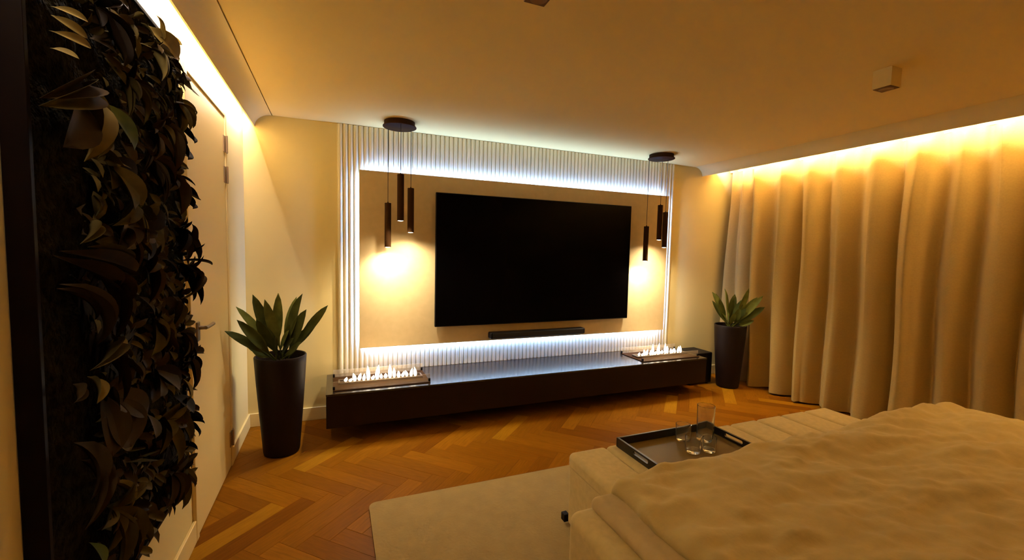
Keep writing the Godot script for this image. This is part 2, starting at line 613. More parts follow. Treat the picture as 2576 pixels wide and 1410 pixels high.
func floor_planks() -> void:
	var wood := []
	var tones := [[0.23, 0.084, 0.004], [0.256, 0.095, 0.0044], [0.211, 0.074, 0.0033], [0.275, 0.103, 0.0048], [0.243, 0.089, 0.0042], [0.224, 0.08, 0.0037], [0.333, 0.143, 0.0066], [0.179, 0.058, 0.0026]]
	for i in tones.size():
		var m := mat(1, 1, 1, 0.42, 0.14)
		var k: Array = tones[i]
		var hi := Color(k[0], k[1], k[2])
		m.albedo_texture = noise_tex(60 + i, 0.012, 5, 256, ramp([(hi * 0.72).linear_to_srgb(), hi.linear_to_srgb(), (hi * 0.85).linear_to_srgb(), (hi * 1.12).linear_to_srgb()]))
		triplanar(m, Vector3(0.7, 3.0, 9.0), false, Vector3(i * 0.31, 0, i * 0.17))
		wood.append(m)
	var f := struct("floor", box_mesh(Vector3(-0.001, -0.15, -0.001), Vector3(RX + 0.001, -0.008, RZ + 0.001)), mat(0.05, 0.025, 0.008, 0.9), "warm brown oak floor laid in herringbone", "floor")
	var w := 0.112
	var l := 0.56
	var u := Vector2(1, 1).normalized()      # x, z
	var v := Vector2(1, -1).normalized()
	var o := Vector2(0.0, 0.949)
	var room := PackedVector2Array([Vector2(0, 0), Vector2(RX, 0), Vector2(RX, 2.25), Vector2(0, 2.25)])
	var left := PackedVector2Array([Vector2(0, 2.25), Vector2(1.05, 2.25), Vector2(1.05, 2.9), Vector2(0, 2.9)])
	var rng := RandomNumberGenerator.new()
	rng.seed = 77
	var whole := plank_mesh(PackedVector2Array([Vector2(-l / 2, -w / 2), Vector2(l / 2, -w / 2), Vector2(l / 2, w / 2), Vector2(-l / 2, w / 2)]))
	var rest := B.new()
	for m in range(-3, 8):
		for k in range(-44, 50):
			for kind in 2:
				var base := o + u * (k * w + m * l) + v * (k * w - m * l)
				var mid: Vector2
				var along: Vector2
				if kind == 0:
					mid = base + u * l / 2 + v * w / 2
					along = u
				else:
					mid = base + u * (l + w / 2) + v * (w - l / 2)
					along = v
				if mid.x < -0.4 or mid.x > RX + 0.4 or mid.y < -0.4 or mid.y > RZ + 0.4:
					continue
				var across := Vector2(-along.y, along.x)
				var quad := PackedVector2Array([mid - along * l / 2 - across * w / 2, mid + along * l / 2 - across * w / 2, mid + along * l / 2 + across * w / 2, mid - along * l / 2 + across * w / 2])
				var tone: int = rng.randi_range(0, 5)
				var pick := rng.randf()
				if pick < 0.07:
					tone = 6
				elif pick < 0.16:
					tone = 7
				var tilt := rng.randf_range(-0.0004, 0.0004)
				var near := mid.y < 2.25 or (mid.x < 1.05 and mid.y < 2.9)
				var turn := atan2(-along.y, along.x)
				var xf := Transform3D(Basis(Vector3.UP, turn), Vector3(mid.x, tilt, mid.y))
				var cut := Geometry2D.intersect_polygons(quad, PackedVector2Array([Vector2(0, 0), Vector2(RX, 0), Vector2(RX, RZ), Vector2(0, RZ)]))
				if cut.is_empty():
					continue
				var local := PackedVector2Array()
				for p in cut[0]:
					local.append(Vector2((p - mid).dot(along), (p - mid).dot(across)))
				if near:
					var whole_here := local.size() == 4 and absf(area_of(local) - w * l) < 1e-4
					if area_of(local) < 0.0015:
						continue
					put("plank", whole if whole_here else plank_mesh(local), wood[tone], f, xf)
				else:
					var b := B.new()
					plank(b, local)
					for i in b.v.size():
						rest.v.append(xf * b.v[i])
						rest.n.append(xf.basis * b.n[i])
	var far := put("parquet", rest.mesh(), wood[0], f)
	far.set_meta("kind", "stuff")

func area_of(p: PackedVector2Array) -> float:
	var s := 0.0
	for i in p.size():
		s += p[i].cross(p[(i + 1) % p.size()])
	return absf(s) / 2.0

func plank_mesh(poly: PackedVector2Array) -> ArrayMesh:
	var b := B.new()
	plank(b, poly)
	return b.mesh()

# a board of the floor: chamfered top edge, 0.8 cm thick, top at y = 0
func plank(b: B, poly: PackedVector2Array) -> void:
	if Geometry2D.is_polygon_clockwise(poly):
		poly.reverse()
	var inner := PackedVector2Array()
	var c := Vector2.ZERO
	for p in poly:
		c += p
	c /= poly.size()
	var k := poly.size()
	for i in k:
		var d0 := (poly[i] - poly[(i - 1 + k) % k]).normalized()
		var d1 := (poly[(i + 1) % k] - poly[i]).normalized()
		var n0 := Vector2(-d0.y, d0.x)
		var n1 := Vector2(-d1.y, d1.x)
		var m := n0 + n1
		var t := 0.0016 / maxf(0.3, m.normalized().dot(n0))
		inner.append(poly[i] + m.normalized() * t)
	for i in range(1, k - 1):
		b.tri(Vector3(inner[0].x, 0, inner[0].y), Vector3(inner[i].x, 0, inner[i].y), Vector3(inner[i + 1].x, 0, inner[i + 1].y), Vector3.UP, Vector3.UP, Vector3.UP)
	for i in k:
		var j := (i + 1) % k
		var mid := (poly[i] + poly[j]) / 2 - c
		var out := Vector3(mid.x, 0, mid.y)
		b.flat(Vector3(inner[i].x, 0, inner[i].y), Vector3(inner[j].x, 0, inner[j].y), Vector3(poly[j].x, -0.0014, poly[j].y), Vector3(poly[i].x, -0.0014, poly[i].y), out.normalized() + Vector3.UP)
		b.flat(Vector3(poly[i].x, -0.0014, poly[i].y), Vector3(poly[j].x, -0.0014, poly[j].y), Vector3(poly[j].x, -0.0078, poly[j].y), Vector3(poly[i].x, -0.0078, poly[i].y), out)

# the curved cornices that hide the light strips
func cornice() -> void:
	for side in 2:
		var prof := PackedVector2Array()
		var lip := 0.083
		var wide := 0.12
		for i in 13:
			var a := PI / 2 + PI / 2 * i / 12.0
			prof.append(Vector2(lip + wide + wide * cos(a), 2.45 + 0.0995 * sin(a)))
		prof.append_array(PackedVector2Array([Vector2(0.074, 2.45), Vector2(0.074, 2.485), Vector2(0.080, 2.515), Vector2(0.094, 2.54), Vector2(0.115, 2.556), Vector2(0.203, 2.556)]))
		if side == 1:
			for i in prof.size():
				prof[i].x = 4.863 - prof[i].x
		var b := B.new()
		b.prism(prof, Vector3(0, 0, 0.0), Vector3.RIGHT, Vector3.UP, Vector3(0, 0, RZ), true)
		var t := struct("trim_%d" % (side + 1), b.mesh(), M.trim, ["curved cornice hiding a warm light strip above the door", "curved cornice hiding a warm light strip above the curtain"][side], "cornice")
		if side == 0:
			put("led_strip", box_mesh(Vector3(0.062, 2.499, 0.07), Vector3(0.072, 2.511, 3.73), 0.001), M.led_warm, t)
		else:
			put("led_profile", box_mesh(Vector3(4.950, 2.515, 0.05), Vector3(4.964, 2.562, 6.09), 0.001), M.steel, t)
			put("led_strip", box_mesh(Vector3(4.963, 2.522, 0.07), Vector3(4.968, 2.534, 6.07), 0.001), M.led_warm, t)

func door() -> void:
	var z0 := 0.70
	var z1 := 1.47
	var d := struct("door_1", box_mesh(Vector3(0.0, 0.006, z0), Vector3(0.012, 2.325, z1), 0.003, 1), M.door, "tall plain white door with a lever handle beside the moss picture", "door")
	put("casing", box_mesh(Vector3(0.0, 0.0, z1 + 0.004), Vector3(0.017, 2.37, z1 + 0.046), 0.003, 1), M.door, d)
	put("casing", box_mesh(Vector3(0.0, 0.0, z0 - 0.046), Vector3(0.017, 2.37, z0 - 0.004), 0.003, 1), M.door, d)
	put("casing", box_mesh(Vector3(0.0, 2.329, z0 - 0.004), Vector3(0.017, 2.37, z1 + 0.004), 0.003, 1), M.door, d)
	for y in [2.15, 1.955, 0.20]:
		var b := B.new()
		b.rbox(Vector3(0.014, y, z0 + 0.022), Vector3(0.006, 0.105, 0.036), 0.002)
		b.rbox(Vector3(0.019, y, z0 - 0.022), Vector3(0.006, 0.105, 0.034), 0.002)
		b.lathe(PackedVector2Array([Vector2(0, -0.054), Vector2(0.007, -0.054), Vector2(0.007, 0.054), Vector2(0, 0.054)]), Vector3(0.024, y, z0 - 0.001), 12)
		put("hinge", b.mesh(), M.hinge, d)
	var h := B.new()
	h.rbox(Vector3(0.016, 1.055, 1.405), Vector3(0.010, 0.10, 0.045), 0.004, 1)
	h.tube(PackedVector3Array([Vector3(0.018, 1.075, 1.405), Vector3(0.052, 1.075, 1.405)]), 0.010, 12)
	h.tube(PackedVector3Array([Vector3(0.052, 1.075, 1.415), Vector3(0.056, 1.075, 1.39), Vector3(0.056, 1.075, 1.28)]), 0.009, 12)
	put("handle", h.mesh(), M.steel, d)


# ---------------------------------------------------------------- the television wall
func wall_panels() -> void:
	var t := thing("fluted_panel", "wide off-white panel of vertical fluted slats on the wall behind the TV board", "wall panel", Vector3.ZERO)
	put("backing", box_mesh(Vector3(0.692, 0.396, 0.002), Vector3(4.342, CEIL - 0.002, 0.013), 0.002), M.slat, t)
	var n := 87
	var pitch := (4.338 - 0.696) / n
	var prof := PackedVector2Array()
	for i in 9:
		var a := PI * i / 8.0
		prof.append(Vector2(cos(a) * pitch * 0.44, 0.016 + 0.012 * pow(sin(a), 0.8)))
	prof.append(Vector2(-pitch * 0.44, 0.010))
	prof.append(Vector2(pitch * 0.44, 0.010))
	var b := B.new()
	b.prism(prof, Vector3.ZERO, Vector3.RIGHT, Vector3.BACK, Vector3(0, CEIL - 0.399, 0), true)
	var m := b.mesh()
	for i in n:
		put("slat", m, M.slat, t, Transform3D(Basis(), Vector3(0.696 + (i + 0.5) * pitch, 0.396, 0)))
	var p := thing("tv_backing_board", "large tan rectangular board glowing cool white round its edges, carrying the TV", "wall panel", Vector3.ZERO)
	put("board", box_mesh(Vector3(0.866, 0.620, 0.056), Vector3(4.220, 2.168, 0.080), 0.002, 1), M.board, p)
	put("spacer", box_mesh(Vector3(1.0, 0.75, 0.028), Vector3(4.08, 2.04, 0.057), 0.002), M.black, p)
	put("led_strip", box_mesh(Vector3(0.90, 2.150, 0.044), Vector3(4.18, 2.157, 0.056), 0.001), M.led_cool, p)
	put("led_strip", box_mesh(Vector3(0.90, 0.643, 0.044), Vector3(4.18, 0.650, 0.056), 0.001), M.led_cool, p)
	put("led_strip", box_mesh(Vector3(0.888, 0.66, 0.044), Vector3(0.895, 2.13, 0.056), 0.001), M.led_cool, p)
	put("led_strip", box_mesh(Vector3(4.191, 0.66, 0.044), Vector3(4.198, 2.13, 0.056), 0.001), M.led_cool, p)

func media_bench() -> void:
	var t := thing("media_bench", "long low dark brown media bench floating above the floor under the TV", "bench", Vector3.ZERO)
	put("body", box_mesh(Vector3(0.602, 0.128, 0.031), Vector3(4.385, 0.378, 0.582), 0.004, 1), M.bench, t)
	put("worktop", box_mesh(Vector3(0.600, 0.378, 0.031), Vector3(4.387, 0.394, 0.586), 0.003, 1), M.bench_top, t)
	put("plinth", box_mesh(Vector3(0.80, 0.0, 0.031), Vector3(4.19, 0.129, 0.22), 0.002), M.black, t)
	burner(0.650, "left-end glass-screened fire burner with a row of small flames, beside the larger plant")
	burner(3.585, "right-end glass-screened fire burner with a row of small flames, near the curtain")
	var s := thing("subwoofer", "black box-shaped subwoofer on the floor between media bench end and right plant pot", "speaker", Vector3(4.62, 0, 0.17))
	put("cabinet", box_mesh(Vector3(-0.20, 0.012, -0.145), Vector3(0.14, 0.37, 0.145), 0.012, 2), M.black, s)
	for x in [-0.16, 0.10]:
		for z in [-0.11, 0.11]:
			var b := B.new()
			b.lathe(PackedVector2Array([Vector2(0, 0), Vector2(0.016, 0), Vector2(0.018, 0.013), Vector2(0, 0.013)]), Vector3(x, 0, z), 12)
			put("foot", b.mesh(), M.black, s)

func burner(x0: float, label: String) -> void:
	var t := thing("bioethanol_burner", label, "fireplace", Vector3(x0, 0.394, 0.0), "burners on the media bench")
	var w := 0.75
	put("tray", box_mesh(Vector3(0.0, 0.0, 0.14), Vector3(w, 0.008, 0.53), 0.002), M.bronze, t)
	var slot := B.new()
	slot.rbox(Vector3(w / 2, 0.016, 0.295), Vector3(w - 0.10, 0.018, 0.014), 0.003)
	slot.rbox(Vector3(w / 2, 0.016, 0.385), Vector3(w - 0.10, 0.018, 0.014), 0.003)
	slot.rbox(Vector3(0.045, 0.016, 0.34), Vector3(0.014, 0.018, 0.104), 0.003)
	slot.rbox(Vector3(w - 0.045, 0.016, 0.34), Vector3(0.014, 0.018, 0.104), 0.003)
	put("channel", slot.mesh(), M.steel, t)
	put("glass_screen", box_mesh(Vector3(0.0, 0.008, 0.502), Vector3(w, 0.070, 0.508), 0.002), M.pane, t)
	put("glass_screen", box_mesh(Vector3(0.0, 0.008, 0.150), Vector3(w, 0.070, 0.156), 0.002), M.pane, t)
	for x in [0.006, w - 0.006]:
		for z in [0.153, 0.505]:
			put("clip", box_mesh(Vector3(x - 0.008, 0.006, z - 0.010), Vector3(x + 0.008, 0.034, z + 0.010), 0.003, 1), M.black, t)
	var rng := RandomNumberGenerator.new()
	rng.seed = 5
	var hs := [0.030, 0.022, 0.055, 0.050, 0.048, 0.100, 0.030, 0.102, 0.035, 0.034, 0.096, 0.070, 0.048, 0.040, 0.044, 0.060, 0.066]
	for i in hs.size():
		var h: float = hs[i] * 1.2
		var x := 0.095 + (w - 0.19) * i / (hs.size() - 1.0)
		var r := 0.011 + 0.05 * h + rng.randf() * 0.004
		var b := B.new()
		var rows := []
		var lean := rng.randf_range(-0.014, 0.014)
		for k in 9:
			var s := k / 8.0
			var rad := maxf(0.0004, r * pow(sin(PI * (0.12 + 0.88 * s)), 0.8) * (1.0 - 0.35 * s))
			var line := PackedVector3Array()
			for a in 11:
				var g := TAU * a / 10.0
				line.append(Vector3(lean * s * s + cos(g) * rad, s * h, sin(g) * rad * 0.7))
			rows.append(line)
		b.grid(rows, -1.0, true)
		var f := put("flame", b.mesh(), M.flame, t, Transform3D(Basis(), Vector3(x, 0.016, 0.34 + rng.randf_range(-0.012, 0.012))))
		if h > 0.11:
			omni("flame_light", f.position + Vector3(0, h * 0.45, 0), 0.01, Color(1.0, 0.62, 0.25), 0.012, t)

func television() -> void:
	var t := thing("television", "very large black flat-screen television mounted on the tan board", "television", Vector3.ZERO)
	put("housing", box_mesh(Vector3(1.519, 0.786, 0.098), Vector3(3.668, 2.018, 0.126), 0.004, 1), M.black, t)
	put("screen", box_mesh(Vector3(1.526, 0.796, 0.124), Vector3(3.661, 2.011, 0.129), 0.001), M.screen, t)
	put("bracket", box_mesh(Vector3(2.2, 1.1, 0.080), Vector3(3.0, 1.7, 0.099), 0.003), M.black, t)
	var s := thing("soundbar", "slim black soundbar mounted below the television at the board's lower edge", "soundbar", Vector3.ZERO)
	put("body", box_mesh(Vector3(2.052, 0.648, 0.080), Vector3(3.108, 0.710, 0.165), 0.014, 2), M.black, s)
	put("grille", box_mesh(Vector3(2.075, 0.656, 0.160), Vector3(3.085, 0.702, 0.167), 0.003), mat(0.012, 0.007, 0.005, 0.8), s)

func pendants() -> void:
	pendant(Vector3(1.173, CEIL, 0.285), [[-0.083, -0.090, 1.512], [-0.006, 0.115, 1.729], [0.097, -0.018, 1.641]], "three-cylinder dark bronze pendant lamp hanging left of the television")
	pendant(Vector3(3.868, CEIL, 0.330), [[-0.068, -0.108, 1.425], [0.066, -0.058, 1.657], [0.072, 0.020, 1.575]], "three-cylinder dark bronze pendant lamp hanging right of the television")

func pendant(at: Vector3, arms: Array, label: String) -> void:
	var t := thing("pendant_lamp", label, "lamp", at, "pendant lamps before the board")
	var b := B.new()
	b.lathe(PackedVector2Array([Vector2(0.0, 0.0), Vector2(0.124, 0.0), Vector2(0.124, -0.034), Vector2(0.134, -0.036), Vector2(0.136, -0.039), Vector2(0.136, -0.044), Vector2(0.132, -0.047), Vector2(0.0, -0.047)]), Vector3.ZERO, 48)
	put("canopy", b.mesh(), M.bronze, t)
	for a in arms:
		var low: float = a[2] - at.y
		var c := B.new()
		c.tube(PackedVector3Array([Vector3(a[0], -0.046, a[1]), Vector3(a[0], low + 0.38, a[1])]), 0.0026, 8)
		put("cable", c.mesh(), M.cable, t)
		var s := B.new()
		s.lathe(PackedVector2Array([Vector2(0.0, 0.385), Vector2(0.005, 0.385), Vector2(0.006, 0.376), Vector2(0.025, 0.375), Vector2(0.027, 0.373), Vector2(0.027, 0.002), Vector2(0.026, 0.0), Vector2(0.0240, 0.0), Vector2(0.0235, 0.006), Vector2(0.0, 0.006)]), Vector3.ZERO, 28)
		var tube := put("shade", s.mesh(), M.bronze, t, Transform3D(Basis(), Vector3(a[0], low, a[1])))
		var g := B.new()
		g.lathe(PackedVector2Array([Vector2(0.0, 0.0055), Vector2(0.0225, 0.0055), Vector2(0.0225, 0.001), Vector2(0.018, -0.002), Vector2(0.0, -0.004)]), Vector3.ZERO, 24)
		put("bulb", g.mesh(), M.lamp, tube)
		spot("pendant_light", Vector3(a[0], low - 0.006, a[1]), Vector3.DOWN, 78.0, 1.0, 0.016, Color(1.0, 0.88, 0.64), 0.80, t)


# ---------------------------------------------------------------- soft furnishings
func curtain() -> void:
	var low := [0.07, 0.30, 0.55, 0.83, 1.14, 1.37, 1.68, 1.99, 2.23, 2.46, 2.74, 2.98, 3.27, 3.52, 3.82, 4.10, 4.38, 4.66, 4.95, 5.22, 5.50, 5.78, 6.05, 6.32]
	var high := [0.10, 0.24, 0.45, 0.79, 1.09, 1.36, 1.64, 1.98, 2.22, 2.43, 2.68, 2.95, 3.22, 3.50, 3.78, 4.06, 4.34, 4.62, 4.90, 5.18, 5.46, 5.74, 6.02, 6.30]
	var rng := RandomNumberGenerator.new()
	rng.seed = 9
	var amp := []
	for i in low.size():
		amp.append(rng.randf_range(0.8, 1.15))
	var top := 2.542
	var ys := PackedFloat32Array()
	for i in 41:
		ys.append(0.018 + (top - 0.018) * pow(i / 40.0, 0.85))
	var per := 18
	var front := []
	var back := []
	for y in ys:
		var t := (y - 0.018) / (top - 0.018)
		var lf := PackedVector3Array()
		var lb := PackedVector3Array()
		for i in low.size() - 1:
			for k in per + (1 if i == low.size() - 2 else 0):
				var f := float(k) / per
				var z0: float = lerpf(low[i], high[i], smoothstep(0.0, 1.0, t))
				var z1: float = lerpf(low[i + 1], high[i + 1], smoothstep(0.0, 1.0, t))
				var a: float = lerpf(amp[i], amp[i + 1], f)
				var wide := clampf((z1 - z0) / 0.27, 0.6, 1.2)
				var deep := lerpf(0.165, 0.105, t) * a * wide
				var ridge := pow(0.5 + 0.5 * cos(TAU * f), 0.8)
				var z := lerpf(z0, z1, f) + 0.16 * (z1 - z0) * sin(TAU * f) * (0.35 + 0.3 * sin(i * 2.3)) + 0.012 * sin(3.1 * y + i)
				var pinch := smoothstep(0.80, 1.0, t)
				var x := 5.235 - deep * ridge * (1.0 - 0.25 * pinch) - pinch * 0.030 * (0.5 + 0.5 * cos(TAU * 2.0 * f + 0.9 * sin(i * 1.7)))
				x -= 0.012 * (1.0 - t) * sin(i * 1.9 + f * 3.0)
				lf.append(Vector3(x, y + (0.006 * sin(i * 2.1 + f * 6.0) if y < 0.03 else 0.0), z))
				lb.append(Vector3(x + 0.005, y, z))
		front.append(lf)
		back.append(lb)
	var t_ := thing("curtain", "floor-length beige curtain in deep folds along the whole right wall", "curtain", Vector3.ZERO)
	var b := B.new()
	b.grid(front, -1.0)
	b.grid(back, 1.0)
	put("fabric", b.mesh(), M.curtain, t_)
	put("track", box_mesh(Vector3(5.20, 2.520, 0.03), Vector3(5.24, 2.561, 6.45), 0.003), M.trim, t_)

func rug() -> void:
	var p := PackedVector2Array()
	var lo := Vector2(0.843, 1.487)
	var hi := Vector2(4.90, 5.20)
	var r := 0.045
	for q in [[hi.x - r, hi.y - r, 0], [lo.x + r, hi.y - r, 1], [lo.x + r, lo.y + r, 2], [hi.x - r, lo.y + r, 3]]:
		for i in 7:
			var a: float = PI / 2 * (q[2] + i / 6.0)
			p.append(Vector2(q[0] + r * cos(a), q[1] + r * sin(a)))
	var b := B.new()
	b.prism(p, Vector3(0, 0.0005, 0), Vector3.RIGHT, Vector3.BACK, Vector3(0, 0.013, 0), true)
	var t := thing("rug", "large plain cream rug on the herringbone floor, reaching under the bed", "rug", Vector3.ZERO)
	put("pile", b.mesh(), M.rug, t)

func bed() -> void:
	var t := thing("bed", "wide cream upholstered bed with its mattress under the rumpled duvet", "bed", Vector3.ZERO)
	put("base", box_mesh(Vector3(1.560, 0.030, 2.530), Vector3(4.36, 0.432, 4.80), 0.045, 3), M.base, t)
	put("mattress", box_mesh(Vector3(1.650, 0.425, 2.556), Vector3(4.26, 0.488, 4.72), 0.030, 3), M.sheet, t)
	for x in [1.66, 4.26]:
		for z in [2.65, 4.68]:
			put("leg", box_mesh(Vector3(x - 0.03, 0.014, z - 0.03), Vector3(x + 0.03, 0.04, z + 0.03), 0.004), M.black, t)
	put("headboard", box_mesh(Vector3(1.50, 0.02, 4.80), Vector3(4.42, 1.15, 4.93), 0.04, 2), M.base, t)
	# the duvet
	var n1 := FastNoiseLite.new()
	n1.seed = 4
	n1.frequency = 1.0
	n1.fractal_octaves = 3
	var n2 := FastNoiseLite.new()
	n2.seed = 8
	n2.frequency = 1.0
	n2.fractal_octaves = 2
	var cx := 3.035
	var half := 1.295
	var r := 0.042
	var foot := 2.565
	var us := PackedFloat32Array()
	var roll := r * PI * 0.80
	var cols := 150
	var rows := 110
	var P := []
	for i in rows + 1:
		var zb := 0.0
		var yb := 0.0
		var s := -roll + (1.75 + roll) * i / rows
		if s < 0.0:
			var th := -s / r
			zb = foot + r - r * sin(th)
			yb = -(r - r * cos(th))
		else:
			zb = foot + r + s
		var line := PackedVector3Array()
		for j in cols + 1:
			var w := -(half - r) - roll + 2.0 * ((half - r) + roll) * j / cols
			var xa := w
			var ya := 0.0
			if absf(w) > half - r:
				var th2 := (absf(w) - (half - r)) / r
				xa = signf(w) * (half - r + r * sin(th2))
				ya = -(r - r * cos(th2))
			var x := cx + xa
			var calm := clampf(1.0 + (ya + yb) / 0.06, 0.25, 1.0)
			var y := 0.582 - 0.022 * smoothstep(2.3, 1.72, x) + ya * 1.05 + yb * 1.05
			y += calm * (0.038 * n1.get_noise_2d(x * 1.1 + 3.0, zb * 3.6 - x * 0.5) + 0.016 * n2.get_noise_2d(x * 4.5, zb * 6.5) + 0.006 * n1.get_noise_2d(x * 13.0, zb * 17.0))
			y += 0.020 * smoothstep(3.0, 3.7, x) * smoothstep(4.35, 3.9, x)
			var edge := 0.02 * n2.get_noise_1d(zb * 5.0 + signf(w) * 7.0)
			line.append(Vector3(x + edge * clampf(absf(xa) - half + 0.3, 0.0, 0.3) / 0.3, y, zb + 0.018 * n1.get_noise_1d(x * 3.0) * clampf((3.0 - zb) / 0.4, 0.0, 1.0)))
		P.append(line)
	var b := B.new()
	b.grid(P, 1.0)
	var d := thing("duvet", "thick rumpled cream duvet spread over the bed mattress", "duvet", Vector3.ZERO)
	put("cover", b.mesh(), M.duvet, d)

func bench_and_tray() -> void:
	var t := thing("upholstered_bench", "long cream channel-stitched bench standing at the foot of the bed", "bench", Vector3.ZERO)
	put("body", box_mesh(Vector3(1.832, 0.022, 2.065), Vector3(3.955, 0.375, 2.495), 0.030, 3), M.bench_cloth, t)
	var n := 9
	var p := 2.127 / n
	for i in n:
		put("channel_cushion", box_mesh(Vector3(1.830 + i * p, 0.330, 2.060), Vector3(1.830 + (i + 1) * p, 0.424, 2.500), 0.030, 3), M.bench_cloth, t)
	put("foot", box_mesh(Vector3(1.818, 0.030, 2.030), Vector3(1.850, 0.072, 2.068), 0.004), M.black, t)
	for x in [1.95, 3.85]:
		for z in [2.12, 2.44]:
			put("leg", box_mesh(Vector3(x - 0.02, 0.014, z - 0.02), Vector3(x + 0.02, 0.03, z + 0.02), 0.003), M.black, t)
	# tray
	var o := Vector3(2.455, 0.4245, 2.300)
	var r := thing("serving_tray", "black rectangular serving tray with cut-out handles on the bench", "tray", o)
	var hx := 0.335
	var hz := 0.205
	put("tray_floor", box_mesh(Vector3(-hx + 0.008, 0.0, -hz + 0.008), Vector3(hx - 0.008, 0.008, hz - 0.008), 0.002), M.tray_floor, r)
	for s in [-1.0, 1.0]:
		put("rim", box_mesh(Vector3(-hx, 0.0, s * (hz - 0.006) - 0.006), Vector3(hx, 0.052, s * (hz - 0.006) + 0.006), 0.003, 1), M.tray, r)
	for s in [-1.0, 1.0]:
		var b := B.new()
		for e in [-1.0, 1.0]:
			var q := PackedVector2Array([Vector2(0, 0), Vector2(e * (hz - 0.012), 0), Vector2(e * (hz - 0.012), 0.052), Vector2(0, 0.052), Vector2(0, 0.042)])
			for k in 9:
				var a := PI / 2 - PI * k / 8.0
				q.append(Vector2(e * (0.052 + 0.009 * cos(a)), 0.032 + 0.010 * sin(a)))
			q.append(Vector2(0, 0.022))
			b.prism(q, Vector3(s * (hx - 0.006) - 0.006, 0, 0), Vector3.BACK, Vector3.UP, Vector3(0.012, 0, 0))
		put("handle_rim", b.mesh(), M.tray, r)
	glass(Vector3(2.470, 0.4330, 2.305), 0.043, 0.092, "short clear tumbler nearest the duvet on the black tray")
	glass(Vector3(2.530, 0.4330, 2.170), 0.043, 0.092, "short clear tumbler at the back left of the tray's group of glasses")
	glass(Vector3(2.562, 0.4330, 2.330), 0.037, 0.080, "short clear tumbler standing in front of the tall glass on the tray")
	glass(Vector3(2.650, 0.4330, 2.215), 0.049, 0.205, "tall clear straight glass standing behind the tumblers on the tray")

func glass(at: Vector3, r: float, h: float, label: String) -> void:
	var t := thing("drinking_glass", label, "glass", at, "glasses on the tray")
	var b := B.new()
	b.lathe(PackedVector2Array([Vector2(0.0, 0.0), Vector2(r * 0.86, 0.0), Vector2(r * 0.93, 0.004), Vector2(r * 0.95, 0.012), Vector2(r, h - 0.001), Vector2(r - 0.001, h), Vector2(r - 0.0035, h - 0.0008), Vector2(r * 0.95 - 0.0045, 0.020), Vector2(r * 0.82, 0.014), Vector2(0.0, 0.013)]), Vector3.ZERO, 40)
	put("tumbler", b.mesh(), M.glass, t)


# ---------------------------------------------------------------- plants
func plants() -> void:
	var a := [[0.060, 1.038, 0.87], [0.080, 1.000, 0.80], [0.060, 0.974, 0.86], [0.085, 1.110, 0.68], [0.148, 1.170, 0.64], [0.224, 1.135, 0.68], [0.286, 1.175, 0.55], [0.369, 1.158, 0.46], [0.438, 1.171, 0.62], [0.592, 1.098, 0.60], [0.578, 1.018, 0.50], [0.107, 0.836, 0.66], [0.130, 0.786, 0.62], [0.429, 0.775, 0.62], [0.455, 0.820, 0.66], [0.22, 0.96, 0.72], [0.40, 0.97, 0.72], [0.33, 0.93, 0.74], [0.47, 1.06, 0.68], [0.17, 1.02, 0.70], [0.52, 0.94, 0.62], [0.27, 0.90, 0.78], [0.38, 0.88, 0.76]]
	plant(Vector3(0.303, 0, 0.570), a, 3, "potted plant with broad green leaves in a tall dark tapered pot beside the door")
	var c := [[4.694, 0.975, 0.30], [4.710, 1.092, 0.32], [4.778, 1.085, 0.34], [4.803, 1.133, 0.42], [4.898, 1.030, 0.56], [4.956, 1.160, 0.56], [5.030, 1.052, 0.64], [5.060, 1.070, 0.70], [5.050, 0.951, 0.72], [5.018, 0.886, 0.656], [5.010, 0.781, 0.640], [4.840, 0.94, 0.58], [4.78, 0.90, 0.52], [4.93, 0.90, 0.62], [4.75, 0.84, 0.42], [4.79, 0.88, 0.56], [4.87, 0.92, 0.62], [4.98, 0.95, 0.60], [4.90, 1.07, 0.46], [4.73, 1.02, 0.36]]
	plant(Vector3(4.850, 0, 0.460), c, 8, "potted plant with broad green leaves in a tall dark tapered pot before the curtain")

